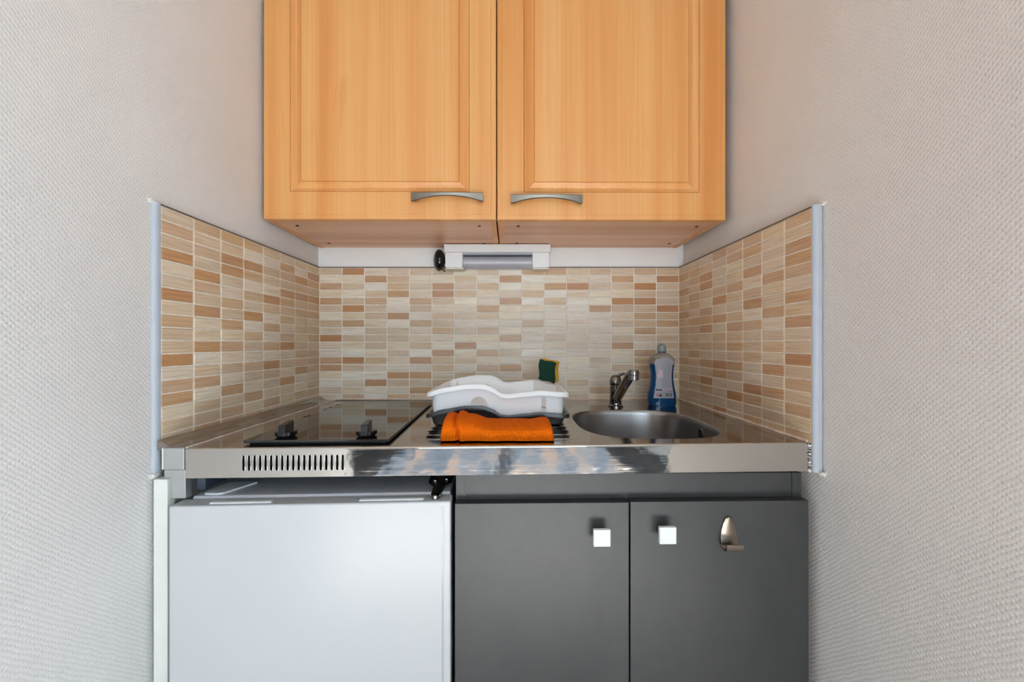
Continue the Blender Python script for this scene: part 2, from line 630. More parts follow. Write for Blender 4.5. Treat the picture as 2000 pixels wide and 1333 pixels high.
def tile_mesh(w, h):
    bm = bmesh.new()
    a, b, t, i = w / 2, h / 2, 0.0022, 0.0009
    rings = [[(-a, 0.0, -b), (a, 0.0, -b), (a, 0.0, b), (-a, 0.0, b)],
             [(-a, -t + i, -b), (a, -t + i, -b), (a, -t + i, b), (-a, -t + i, b)],
             [(-a + i, -t, -b + i), (a - i, -t, -b + i), (a - i, -t, b - i), (-a + i, -t, b - i)]]
    loft(bm, rings, True, True)
    bmesh.ops.recalc_face_normals(bm, faces=bm.faces)
    me = bpy.data.meshes.new('tile')
    bm.to_mesh(me); bm.free()
    me.materials.append(M['tile'])
    return me

TM = tile_mesh(CP - 0.0034, RP - 0.0028)

def lay_tiles(wall, grid, place, mesh):
    for r, row in enumerate(grid):
        for c, ch in enumerate(row):
            o = bpy.data.objects.new('tile', mesh)
            COL.objects.link(o)
            o.parent = wall
            loc, rz = place(c, ZT - (r + 0.5) * RP)
            o.location = loc
            o.rotation_euler = (random.uniform(-0.004, 0.004), 0, rz + random.uniform(-0.003, 0.003))
            o.color = tile_colour(int(ch))

# grout beds
ZB = 0.8455
obj('grout', B(XL - 0.002, XR + 0.002, YB + 0.0012, YB + 0.006, ZB, ZT), 'grout', wall_back, 0)
obj('grout', B(WL, XL - 0.0012, YB - 8 * CP - 0.001, YB + 0.0012, ZB, ZT), 'grout', wall_left, 0)
obj('grout', B(XR + 0.0012, WR, YB - 8 * CP + 0.012, YB + 0.0012, ZB, ZT), 'grout', wall_right, 0)
lay_tiles(wall_back, BACK, lambda c, z: ((XL + (c + 0.5) * CP, YB + 0.0021, z), 0), TM)
lay_tiles(wall_left, LEFT, lambda c, z: ((XL - 0.0021, YB - (8 - c - 0.5) * CP, z), R(90)), TM)
RS = (8 * CP - 0.0125) / (8 * CP)
lay_tiles(wall_right, RIGHT, lambda c, z: ((XR + 0.0021, YB - (8 - c - 0.5) * CP * RS, z), R(-90)), tile_mesh(CP * RS - 0.0034, RP - 0.0028))

# edge profiles of the tiling and dark strips painting the shaded gap above ----------------
def quarter_profile(name, x_in, x_out, y, dep, z0, z1):
    bm = bmesh.new()
    pts = []
    cx, sgn = x_out, (1 if x_in > x_out else -1)
    w = abs(x_in - x_out) + 0.0012
    for k in range(9):
        a = PI / 2 * k / 8
        pts.append((cx - sgn * 0.001 + sgn * w * math.sin(a), y + (dep - 0.001) * (1 - math.cos(a))))
    pts += [(x_in + sgn * 0.0002, y + dep), (cx - sgn * 0.001, y + dep)]
    prism(bm, pts, lambda u, v, d: (u, v, d), z0, z1)
    return struct(name, bm, 'trim_grey', 30)
yl = YB - 8 * CP
yr = YB - 8 * CP * RS
t1 = quarter_profile('trim_1', XL, WL, yl - 0.0125, 0.0120, 0.846, ZT + 0.004)
t2 = quarter_profile('trim_2', XR, 0.5935, yr - 0.0085, 0.0088, 0.846, ZT + 0.004)
struct('shade_strip_1', B(XL, XR, YB - 0.0005, YB + 0.006, ZT, ZT + 0.0030), 'gap_shade', 0)
struct('shade_strip_2', B(WL, XL + 0.0004, yl, YB, ZT, ZT + 0.0030), 'gap_shade', 0)
struct('shade_strip_3', B(XR - 0.0004, WR, yr, YB, ZT, ZT + 0.0030), 'gap_shade', 0)

def crumbs(parent, centre, n, spread, size, mat='plaster'):
    """a clump of broken plaster as one lumpy piece"""
    bm = bmesh.new()
    bmesh.ops.create_icosphere(bm, subdivisions=3, radius=1.0)
    for v in bm.verts:
        p = v.co.copy()
        f = 1 + 0.55 * noise.noise(p * 1.7 + Vector(centre) * 50) + 0.3 * noise.noise(p * 4 + Vector(centre) * 90)
        v.co = Vector((p.x * spread[0], p.y * spread[1], p.z * spread[2])) * f * size + Vector(centre)
    return obj('plaster_chip', bm, mat, parent, 50)
crumbs(t1, (WL + 0.001, yl - 0.012, ZT + 0.004), 1, (0.6, 1.2, 0.7), 0.007)
crumbs(t1, (WL + 0.004, yl - 0.008, 0.846), 1, (0.8, 1.4, 0.6), 0.008)
crumbs(t2, (WR - 0.003, yr - 0.010, ZT + 0.004), 1, (0.6, 1.1, 0.6), 0.006)
crumbs(t2, (WR - 0.004, yr - 0.010, 0.845), 1, (0.9, 1.2, 0.6), 0.007)

# ------------------------------------------------------------------ stainless worktop
X0, X1 = -0.6117, 0.5795
def yf(x): return 0.745 + 0.03 * (x + 0.6117) / 1.193
def zt(x): return 0.8974 + 0.0041 * (x + 0.6117) / 1.193
AP = 0.0556                      # apron height
wt = thing('worktop', 'stainless steel worktop with sink bowl, ribbed drainer and slotted front apron', 'worktop', (0, 1.0, 0.842))

SINK = superellipse(0.3145, 0.985, 0.1585, 0.1765, 3.0, 72)
DR = (-0.195, 0.135, 0.792, 1.18)      # ribbed drainer
bm = bmesh.new()
front = [(X0 + (X1 - X0) * i / 24, yf(X0 + (X1 - X0) * i / 24) + 0.004) for i in range(25)]
outer = front + [(X1, YB - 0.001), (X0, YB - 0.001)]
ND = 40
dr_loop = [(DR[0] + (DR[1] - DR[0]) * i / ND, DR[2]) for i in range(ND)] + [(DR[1], DR[2] + (DR[3] - DR[2]) * i / 60) for i in range(60)] + \
          [(DR[1] - (DR[1] - DR[0]) * i / ND, DR[3]) for i in range(ND)] + [(DR[0], DR[3] - (DR[3] - DR[2]) * i / 60) for i in range(60)]
# the sheet sits a little lower inside a pressed border
def deck(u, v): return Vector((u, v, zt(u)))
cdt_faces(bm, outer, [SINK, dr_loop], deck)
obj('top_sheet', bm, 'steel_top', wt, 30)
# drainer with ribs running towards the bowl
bm = bmesh.new()
nx, ny = 48, 160
rows = []
for j in range(ny + 1):
    y = DR[2] + (DR[3] - DR[2]) * j / ny
    row = []
    for i in range(nx + 1):
        x = DR[0] + (DR[1] - DR[0]) * i / nx
        e = min(1, min(x - DR[0], DR[1] - x) / 0.022) * min(1, min(y - DR[2], DR[3] - y) / 0.010)
        e = max(0, e)
        e = e * e * (3 - 2 * e)
        q = ((y - DR[2]) / 0.0388) % 1.0 - 0.5
        rib = math.exp(-(q * 0.0388 / 0.0036) ** 2)
        row.append(bm.verts.new((x, y, zt(x) + 0.0013 * e * rib)))
    rows.append(row)
for j in range(ny):
    for i in range(nx):
        bm.faces.new((rows[j][i], rows[j][i + 1], rows[j + 1][i + 1], rows[j + 1][i]))
obj('drainer', bm, 'steel_top', wt, 60)
# sink bowl
bm = bmesh.new()
rings = []
for s, dz in ((1.0, 0.0), (0.992, -0.0012), (0.980, -0.005), (0.972, -0.012), (0.955, -0.05), (0.93, -0.10), (0.89, -0.130), (0.80, -0.146), (0.60, -0.152), (0.14, -0.155)):
    rings.append([(0.3145 + (x - 0.3145) * s, 0.985 + (y - 0.985) * s, zt(x) + dz) for x, y in SINK])
loft(bm, rings, True, False)
bowl = obj('sink_bowl', bm, 'steel_bowl', wt, 60)
bm = bmesh.new()
lathe(bm, [(0.0, -0.004), (0.028, -0.004), (0.032, 0.002), (0.026, 0.003), (0.022, 0.0), (0.0, -0.001)], 28, Matrix.Translation((0.3145, 0.985, 0.7445)))
obj('drain', bm, 'chrome', bowl)
# overflow rosette on the right-hand wall of the bowl
bm = bmesh.new()
mt = Matrix.Translation((0.4685, 0.985, 0.872)) @ axis_to((-1, 0, 0.1))
lathe(bm, [(0.0, -0.004), (0.015, -0.004), (0.015, 0.002), (0.011, 0.003), (0.0, 0.003)], 24, mt)
ov = obj('overflow', bm, 'chrome', bowl)
for k in range(5):
    a = 2 * PI * k / 5
    bm = bmesh.new()
    lathe(bm, [(0.0, 0.0), (0.0035, 0.0), (0.0035, 0.0036), (0.0, 0.0036)], 10, mt @ Matrix.Translation((0.007 * math.cos(a), 0.007 * math.sin(a), 0)))
    obj('overflow_hole', bm, 'black_matt', ov)
# apron with punched slots
NS = 19
sl_x0, sl_x1, sl_w = -0.5045, -0.3200, 0.0040
slots = []
def capsule(cx, cz, w, h, n=6):
    r = w / 2
    out = []
    for k in range(n + 1):
        a = PI * k / n
        out.append((cx + r * math.cos(a), cz + h / 2 - r + r * math.sin(a)))
    for k in range(n + 1):
        a = PI + PI * k / n
        out.append((cx + r * math.cos(a), cz - h / 2 + r + r * math.sin(a)))
    return out
SLZ, SLH = 0.8695, 0.0290
for k in range(NS):
    slots.append(capsule(sl_x0 + (sl_x1 - sl_x0) * k / (NS - 1), SLZ, sl_w, SLH))
bm = bmesh.new()
xs = [X0 + (X1 - X0) * i / 24 for i in range(25)]
lo = [(x, zt(x) - AP) for x in xs]
hi = [(x, zt(x) - 0.0055) for x in xs]
cdt_faces(bm, lo + hi[::-1], slots, lambda u, v: Vector((u, yf(u), v)))
for sl in slots:                                     # turned-in slot walls
    loft(bm, [[(u, yf(u) + d, v) for u, v in sl] for d in (0.0, 0.005)], True, False)
rings = []
for k in range(6):                                   # rounded front edge
    a = PI / 2 * k / 5
    rings.append([(x, yf(x) + 0.004 - 0.004 * math.sin(a), zt(x) - 0.004 + 0.004 * math.cos(a)) for x in xs])
rings.append([(x, yf(x), zt(x) - 0.0055) for x in xs])
loft(bm, rings, False)
loft(bm, [[(x, yf(x), zt(x) - AP) for x in xs], [(x, yf(x) + 0.02, zt(x) - AP) for x in xs]], False)
loft(bm, [[(X1, yf(X1), zt(X1) - AP), (X1, yf(X1), zt(X1))], [(X1, YB - 0.002, zt(X1) - AP), (X1, YB - 0.002, zt(X1))]], False)
loft(bm, [[(X0, yf(X0), zt(X0) - AP), (X0, yf(X0), zt(X0))], [(X0, YB - 0.002, zt(X0) - AP), (X0, YB - 0.002, zt(X0))]], False)
bmesh.ops.remove_doubles(bm, verts=bm.verts, dist=1e-6)
apron = obj('apron', bm, 'steel_apron', wt, 30)
bm = bmesh.new()
cap0 = capsule(0, 0, sl_w + 0.0012, SLH + 0.0012)
n = len(cap0)
rings = []
for k in range(n):
    u, v = cap0[k]
    d = Vector((u, 0, v - max(-SLH / 2 + 0.002, min(SLH / 2 - 0.002, v)))).normalized()
    rings.append([Vector((u, 0, v)) + d * 0.0007 * math.cos(2 * PI * i / 6) + Vector((0, 1, 0)) * 0.0007 * math.sin(2 * PI * i / 6) for i in range(6)])
vs, _ = loft(bm, rings, True, False)
for j in range(6):
    k = (j + 1) % 6
    bm.faces.new((vs[-1][j], vs[-1][k], vs[0][k], vs[0][j]))
bmesh.ops.recalc_face_normals(bm, faces=bm.faces)
rim_me = bpy.data.meshes.new('slot_rim'); bm.to_mesh(rim_me); bm.free()
rim_me.shade_smooth(); rim_me.materials.append(M['steel_apron'])
for k in range(NS):
    o = bpy.data.objects.new('slot_rim', rim_me)
    COL.objects.link(o); o.parent = apron
    x = sl_x0 + (sl_x1 - sl_x0) * k / (NS - 1)
    o.location = Vector((x, yf(x), SLZ)) - OFF[wt.name]
obj('slot_shade', B(sl_x0 - 0.01, sl_x1 + 0.01, yf(-0.4) + 0.012, yf(-0.4) + 0.016, SLZ - 0.02, SLZ + 0.02), 'black_matt', wt, 0)  # black sheet paints the shade of the hollow behind the slots
# dark side panel that carries the sheet over the fridge
obj('support_panel', B(X0 + 0.004, X0 + 0.020, 0.768, 1.37, 0.812, 0.842), 'panel_dark', wt, 0)
# sealant beads where the sheet meets the tiles
tube(b1 := bmesh.new(), [(X0 + (X1 - X0) * i / 30, YB - 0.002, zt(0) + 0.002 + 0.0006 * math.sin(i * 1.7)) for i in range(31)], 0.0038, 8)
obj('sealant_bead', b1, 'sealant', wt)
tube(b1 := bmesh.new(), [(X1 - 0.001, yf(X1) + 0.004 + (YB - 0.01 - yf(X1)) * i / 30, zt(X1) + 0.001 + 0.0006 * math.sin(i * 1.3)) for i in range(31)], [0.0036 + 0.0008 * math.sin(i * 2.1) for i in range(31)], 8)
obj('sealant_bead', b1, 'sealant', wt)
tube(b1 := bmesh.new(), [(X0 - 0.0006, yf(X0) + 0.004 + (YB - 0.01 - yf(X0)) * i / 30, zt(X0) + 0.0008) for i in range(31)], [0.0018 + 0.0005 * math.sin(i * 2.1) for i in range(31)], 8)
obj('sealant_bead', b1, 'sealant', wt)
tube(b1 := bmesh.new(), [(X1 - 0.0005 + 0.001 * math.sin(i * 2.3), yf(X1) - 0.001, zt(X1) - AP * i / 14) for i in range(15)], [0.0028 + 0.0009 * math.sin(i * 1.9) for i in range(15)], 8)
obj('sealant_bead', b1, 'plaster', wt)

# filler between worktop and left-hand wall ------------------------------------
fl = thing('filler_strip', 'pale metal filler strip between worktop and left wall, capped at the front', 'filler', (-0.64, 0.76, 0.0))
xa, xb, yq = -0.6535, -0.6135, 0.7445
bm = bmesh.new()
pr = [(XL + 0.0002, 0.893), (XL + 0.0002, 0.9100), (XL + 0.004, 0.9120), (XL + 0.011, 0.9085), (XL + 0.017, 0.9030), (XL + 0.030, 0.9000), (xb, 0.8985), (xb, 0.893)]
prism(bm, pr, lambda u, v, d: (u, d, v), yq + 0.006, YB - 0.002)
obj('top_strip', bm, 'steel_top', fl, 50)
obj('end_cap', B(xa, xb, yq, yq + 0.008, 0.8580, 0.8985, 0.0015), 'steel_filler', fl)
obj('post', B(xa, xb, yq + 0.003, yq + 0.02, 0.803, 0.8570, 0.001), 'steel_filler', fl)
obj('batten', B(-0.668, -0.6415, yq - 0.004, yq + 0.014, 0.0, 0.8415, 0.002), 'batten_cream', fl)
obj('cap_lip', B(xa - 0.003, xa, yq + 0.001, yq + 0.01, 0.8580, 0.8985, 0.0008), 'plastic_white', fl)

# ------------------------------------------------------------------ hob
hb = thing('glass_hob', 'black glass two-zone hob set into the worktop beside the drainer', 'hob', (-0.5216, 0.7715, zt(-0.4)), R(1.8), local=True)
W_, D_ = 0.2800, 0.512
bm = bmesh.new()
box(bm, 0.008, W_ - 0.008, 0.008, D_ - 0.008, 0.0, 0.003)
obj('hob_frame', bm, 'black_matt', hb, 0)
obj('glass_plate', B(0, W_, 0, D_, 0.003, 0.0085, 0.0012, seg=2), 'hob_glass', hb)
for kx in (0.0655, 0.2265):
    ky = 0.032
    bm = bmesh.new()
    lathe(bm, [(0.0, 0.0085), (0.0165, 0.0085), (0.0175, 0.011), (0.0205, 0.0125), (0.0205, 0.0195), (0.019, 0.0205), (0.0, 0.0205)], 36, Matrix.Translation((kx, ky, 0)))
    kb = obj('control_knob', bm, 'black_plastic', hb)
    bm = bmesh.new()
    mt = Matrix.Translation((kx, ky, 0)) @ Matrix.Rotation(R(4), 4, 'Z')
    prof = [(-0.0065, -0.020), (0.0065, -0.020), (0.0050, 0.023), (-0.0050, 0.023)]
    rings = []
    for z, s in ((0.0190, 1.0), (0.0330, 0.98), (0.0345, 0.90)):
        rings.append([mt @ Vector((x * s, y * s, z + (0.003 if y > 0 else 0) * (z > 0.03))) for x, y in prof])
    loft(bm, rings)
    obj('knob_grip', bm, 'black_plastic', kb, 30)
# old sealant smeared along the left edge of the glass
for i, (y, s) in enumerate(((0.262, 0.011), (0.368, 0.006), (0.405, 0.007), (0.455, 0.005))):
    bm = bmesh.new()
    bmesh.ops.create_icosphere(bm, subdivisions=2, radius=1.0)
    for v in bm.verts:
        p = v.co
        f = 1 + 0.4 * noise.noise(p * 2 + Vector((i * 9, 0, 0)))
        v.co = Vector((p.x * s * 0.62 * f - 0.001, p.y * s * 2.0 * f + y, p.z * 0.0022 * f + 0.0070))
    obj('sealant_blob', bm, 'black_matt', hb)

# ------------------------------------------------------------------ fridge
fr = thing('mini_fridge', 'small white undercounter fridge beneath the hob end of the worktop', 'fridge', (-0.6218, 0.720, 0.0), R(2.82), local=True)
FW, FD = 0.5075, 0.036
bm = bmesh.new()
box(bm, 0, FW, 0, FD, 0.06, 0.799, 0.0035, seg=4)
door = obj('door', bm, 'fridge_white', fr, 40)
obj('door_edge', B(FW - 0.0165, FW - 0.0130, -0.0006, 0.004, 0.075, 0.790, 0.0005), 'lamp_grey', door, 30)
for a, b in ((0.064, 0.176), (0.335, 0.456)):
    bm = bmesh.new()
    box(bm, a, b, 0.0085, 0.0185, 0.7955, 0.8012, 0.0026, seg=3)
    obj('grip_recess', bm, 'plastic_white', door)
obj('gasket', B(0.012, FW - 0.012, FD, FD + 0.006, 0.07, 0.789), 'lamp_grey', fr, 0)
obj('cabinet', B(0.010, FW - 0.006, FD + 0.006, 0.46, 0.05, 0.788, 0.003), 'fridge_white', fr)
obj('top_panel', B(0.012, FW - 0.004, FD + 0.004, 0.462, 0.788, 0.802, 0.004, seg=3), 'fridge_top', fr)
bm = bmesh.new()
prism(bm, [(0.030, 0.048), (0.052, 0.046), (0.064, 0.050), (0.094, 0.108), (0.090, 0.112), (0.035, 0.112), (0.026, 0.058)], lambda u, v, d: (u, v, d), 0.8015, 0.8050)
obj('corner_tab', bm, 'plastic_white', fr, 0)
for x in (0.03, FW - 0.05):
    for y in (0.08, 0.40):
        bm = bmesh.new()
        lathe(bm, [(0.0, 0.0), (0.017, 0.0), (0.015, 0.05), (0.0, 0.05)], 16, Matrix.Translation((x + 0.01, y, 0)))
        obj('foot', bm, 'black_plastic', fr)
# top hinge
bm = bmesh.new()
prism(bm, [(0.455, 0.128), (0.497, 0.132), (0.497, 0.098), (0.490, 0.080), (0.486, 0.016), (0.468, 0.016), (0.466, 0.078), (0.458, 0.095)], lambda u, v, d: (u, v, d), 0.8020, 0.8055)
hg = obj('hinge', bm, 'nickel', fr, 0)
bm = bmesh.new()
prism(bm, [(0.450, 0.136), (0.500, 0.138), (0.501, 0.092), (0.490, 0.076), (0.463, 0.074), (0.452, 0.092)], lambda u, v, d: (u, v, d), 0.8012, 0.8032)
obj('hinge_recess', bm, 'black_matt', hg, 0)
for x, y in ((0.466, 0.094), (0.489, 0.102)):
    bm = bmesh.new()
    lathe(bm, [(0.0, 0.805), (0.0062, 0.805), (0.0062, 0.8085), (0.0050, 0.8100), (0.0028, 0.8105), (0.0, 0.8090)], 16, Matrix.Translation((x, y, 0)))
    obj('hinge_bolt', bm, 'chrome', hg)
bm = bmesh.new()
lathe(bm, [(0.0, 0.800), (0.008, 0.800), (0.008, 0.8055), (0.005, 0.808), (0.0, 0.8085)], 18, Matrix.Translation((0.477, 0.016, 0)))
obj('hinge_pin', bm, 'chrome', hg)

# ------------------------------------------------------------------ sink base cabinet
bc = thing('base_cabinet', 'dark grey two-door base cabinet under the sink half of the worktop', 'cabinet', (-0.109, 0.757, 0.0), R(1.09), local=True)
CW = 0.6835
T = 0.018
obj('side_panel', B(0, T, 0.020, 0.58, 0.10, 0.838), 'grey_laminate', bc, 0)
obj('side_panel', B(CW - T, CW, 0.020, 0.58, 0.10, 0.838), 'grey_laminate', bc, 0)
obj('bottom_panel', B(T, CW - T, 0.020, 0.58, 0.10, 0.118), 'grey_laminate', bc, 0)
obj('fascia', B(T, CW - T, 0.0215, 0.040, 0.730, 0.838), 'grey_laminate', bc, 0)
obj('back_panel', B(T, CW - T, 0.572, 0.580, 0.118, 0.838), 'panel_dark', bc, 0)
obj('plinth', B(0, CW, 0.07, 0.085, 0.0, 0.10), 'grey_laminate', bc, 0)
for a, b, kx, kz in ((0.0, 0.3335, 0.2755, 0.7335), (0.3365, CW, 0.3985, 0.7370)):
    d = obj('door', B(a, b, 0.0, T, 0.112, 0.7895 + (0.001 if a else 0), 0.0012, seg=2), 'grey_laminate', bc)
    bm = bmesh.new()
    box(bm, kx - 0.0065, kx + 0.0065, -0.020, 0.0, kz - 0.0065, kz + 0.0065, 0.001)
    box(bm, kx - 0.0158, kx + 0.0158, -0.026, -0.018, kz - 0.0158, kz + 0.0158, 0.0012)
    obj('square_knob', bm, 'knob_white', d, 30)

# metal hook stuck on the right-hand door
hk = thing('adhesive_hook', 'small brushed metal hook stuck to the right cabinet door', 'hook', (0.4165, 0.766, 0.70))
hk_y = 0.7665
bm = bmesh.new()
outl = [(0, 0.0275), (0.0065, 0.0250), (0.0110, 0.0140), (0.0145, 0.0000), (0.0162, -0.014), (0.0160, -0.0215)]
full = outl + [(-x, z) for x, z in outl[::-1][:-1]]
rings = []
NZ = 22
def half_w(z):
    t = [( -0.0215, 0.0160), (-0.014, 0.0162), (0.0, 0.0145), (0.014, 0.0110), (0.025, 0.0065), (0.0272, 0.0030), (0.0280, 0.0004)]
    return interp(t, z)
for k in range(NZ + 1):                   # shield with a little forward cup at the foot
    z = 0.0280 - (0.0280 + 0.0215) * k / NZ
    w = half_w(z)
    fwd = 0.0025 + 0.003 * max(0, (-z) / 0.0215) ** 2
    ring = [(w * s, hk_y - fwd - (0.0015 * (1 - s * s)), 0.7335 + z) for s in (-1, -0.6, -0.2, 0.2, 0.6, 1)]
    ring += [(w * s, hk_y - fwd + 0.0018, 0.7335 + z) for s in (1, 0.2, -0.2, -1)]
    rings.append([Vector((p[0] + 0.4165, p[1], p[2])) for p in ring])
loft(bm, rings)
obj('plate', bm, 'nickel', hk, 40)
bm = bmesh.new()
rings = []
for k in range(13):                       # the upturned lip
    a = PI * 0.95 * k / 12
    cy, cz = hk_y - 0.0145, 0.7120
    y = cy + 0.0105 * math.cos(a)
    z = cz - 0.0085 * math.sin(a)
    if k >= 11:
        z += 0.004 * (k - 10)
    w = 0.0165 - 0.001 * (k / 12)
    d = Vector((0, math.cos(a), -math.sin(a))) * 0.0009
    rings.append([Vector((0.4165 - w, y, z)) + d, Vector((0.4165 + w, y, z)) + d, Vector((0.4165 + w, y, z)) - d, Vector((0.4165 - w, y, z)) - d])
loft(bm, rings)
obj('lip', bm, 'nickel', hk, 40)
obj('pad', B(0.4165 - 0.009, 0.4165 + 0.009, hk_y - 0.0010, hk_y + 0.0005, 0.716, 0.752), 'black_matt', hk, 0)

# ------------------------------------------------------------------ wall cupboards
CZ0, CZ1 = 1.4285, 2.16
ANG = R(0.43)
def door_front(bm, x0, x1, z0, z1, t):
    """frame-and-panel door: rings of a stepped profile, y = 0 is the front plane, positive into the door"""
    fwid, fbot = 0.0745, 0.0765
    prof = [(0.0, t), (0.0, 0.0035), (0.0012, 0.0010), (0.0035, 0.0)]
    prof += [(0.0128, 0.0), (0.0136, 0.0007), (0.0146, 0.0)]
    rings = []
    for d, y in prof:
        rings.append([(x0 + d, y, z0 + d), (x1 - d, y, z0 + d), (x1 - d, y, z1 - d), (x0 + d, y, z1 - d)])
    px0, px1, pz0, pz1 = x0 + fwid, x1 - fwid, z0 + fbot, z1 - fbot
    for d, y in [(-0.0030, 0.0), (-0.0020, 0.0030), (-0.0010, 0.0008), (0.0, 0.0012), (0.0012, 0.0016), (0.0018, 0.0022), (0.0105, 0.0085), (0.0120, 0.0088), (0.0135, 0.0082),
                 (0.0245, 0.0022), (0.0252, 0.0034), (0.0262, 0.0010), (0.0270, 0.0002)]:
        rings.append([(px0 + d, y, pz0 + d), (px1 - d, y, pz0 + d), (px1 - d, y, pz1 - d), (px0 + d, y, pz1 - d)])
    loft(bm, rings)
    return bm

def bow_handle(bm, x0, x1, ztop):
    rings = []
    n = 28
    for k in range(n + 1):
        s = -1 + 2 * k / n
        x = x0 + (x1 - x0) * k / n
        hgt = 0.0095 + 0.0150 * abs(s) ** 2.2
        yfr = -0.024 + 0.0045 * s * s
        th = 0.0055
        c = 0.0016
        if k in (0, n):
            hgt -= 0.002
        zb = ztop - hgt
        rings.append([(x, yfr + c, ztop), (x, yfr, ztop - c), (x, yfr + 0.0012, zb + c), (x, yfr + 0.0012 + c, zb), (x, yfr + th, zb), (x, yfr + th, ztop)])
    loft(bm, rings)
    return bm

cup = []
for i, (xa_, w_, lab, hx, side) in enumerate(((-0.6665, 0.6240, 'pale wooden wall cupboard over the hob, handle at its right corner', (0.3995, 0.5900), 0),
                                              (-0.0400, 0.6180, 'pale wooden wall cupboard over the sink, handle at its left corner', (0.0370, 0.2270), 1))):
    ya_ = 1.0655 + (xa_ + 0.6665) * math.tan(ANG)
    cb = thing('wall_cupboard', lab, 'cupboard', (xa_, ya_, CZ0), ANG, 'wall cupboards', local=True)
    h_ = CZ1 - CZ0
    dep = 1.3895 - ya_ - w_ * math.sin(ANG) - 0.001
    s = 0.016
    bm = bmesh.new(); door_front(bm, 0.0, w_, 0.0, h_, 0.020)
    dd = obj('door', bm, 'wood_front', cb, 25)
    obj('handle', bow_handle(bmesh.new(), hx[0], hx[1], 0.0655 if i == 0 else 0.0605), 'nickel', dd, 30)
    for x in hx:
        xx = x + (0.006 if x == hx[0] else -0.006)
        obj('handle_foot', B(xx - 0.005, xx + 0.005, -0.012, 0.0005, (0.0655 if i == 0 else 0.0605) - 0.018, (0.0655 if i == 0 else 0.0605) - 0.004, 0.001), 'nickel', dd)
    obj('side_panel', B(0.001, s, 0.0215, dep, 0.0, h_), 'wood_front', cb, 0)
    obj('side_panel', B(w_ - s, w_ - 0.001, 0.0215, dep, 0.0, h_), 'wood_front', cb, 0)
    obj('bottom_panel', B(s, w_ - s, 0.0215, dep, 0.0012, 0.0172), 'wood_under', cb, 0)
    obj('top_panel', B(s, w_ - s, 0.0215, dep, h_ - 0.016, h_), 'wood_front', cb, 0)
    obj('back_panel', B(s, w_ - s, dep - 0.006, dep - 0.001, 0.0172, h_ - 0.016), 'wood_under', cb, 0)
    for x in (0.058, w_ - 0.050):
        for y in (0.062, dep - 0.058):
            bm = bmesh.new()
            lathe(bm, [(0.0, -0.0004), (0.0045, -0.0004), (0.0045, 0.0014), (0.0, 0.0014)], 14, Matrix.Translation((x, y, 0)))
            obj('screw_cap', bm, 'screw_dark', cb, 0)

# ------------------------------------------------------------------ strip light
sl = thing('strip_light', 'white strip light with grey tube under the wall cupboards', 'light', (-0.05, 1.36, 1.345))
lx0, lx1, ly0, ly1 = -0.2275, 0.1284, 1.328, 1.3885
obj('housing', B(lx0, lx1, ly0, ly1, 1.4005, 1.4275, 0.002), 'plastic_white', sl)
obj('back_plate', B(lx0 + 0.004, lx1 - 0.004, 1.374, ly1, 1.350, 1.4005), 'plastic_white', sl, 0)
for a, b in ((lx0 + 0.004, lx0 + 0.062), (lx1 - 0.060, lx1 - 0.004)):
    e = obj('end_cap', B(a, b, ly0 + 0.001, 1.374, 1.3500, 1.4000, 0.0015), 'plastic_white', sl)
    obj('end_foot', B(a + 0.002, b + (0.003 if a < -0.1 else -0.002), ly0 + 0.006, 1.372, 1.3445, 1.3502, 0.001), 'lamp_beige', e)
bm = bmesh.new()
pts = []
for k in range(15):
    a = -PI * 0.5 + PI * k / 14
    pts.append((1.3620 - 0.0255 * math.cos(a), 1.3720 + 0.0215 * math.sin(a)))
pts += [(1.374, 1.3935), (1.374, 1.3505)]
prism(bm, pts, lambda u, v, d: (d, u, v), lx0 + 0.062, lx1 - 0.060)
obj('diffuser', bm, 'lamp_grey', sl, 30)
obj('reflector', B(lx0 + 0.062, lx1 - 0.060, 1.336, 1.374, 1.3940, 1.4004), 'lamp_grey', sl, 0)

pg = thing('round_plug', 'black domed round plug beside the left end of the strip light', 'plug', (-0.25, 1.36, 1.34))
bm = bmesh.new()
mt = Matrix.Translation((-0.2475, 1.352, 1.378)) @ axis_to((-1, -0.25, 0.0))
lathe(bm, [(0.0365 * math.sqrt(max(0.0, 1 - (h / 0.0195) ** 2)), h) for h in [0.0195 * math.sin(PI * (k / 16 - 0.5)) for k in range(17)]], 36, mt)
obj('body', bm, 'black_plastic', pg, 60)
bm = bmesh.new()
lathe(bm, [(0.0, -0.030), (0.010, -0.030), (0.012, -0.015), (0.0, -0.015)], 20, mt)
obj('neck', bm, 'black_plastic', pg)
bm = bmesh.new()
tube(bm, [(-0.243, 1.352, 1.350), (-0.236, 1.350, 1.347), (-0.2300, 1.350, 1.3415), (-0.2285, 1.354, 1.3405)], 0.0022, 8)
obj('cable', bm, 'black_plastic', pg)

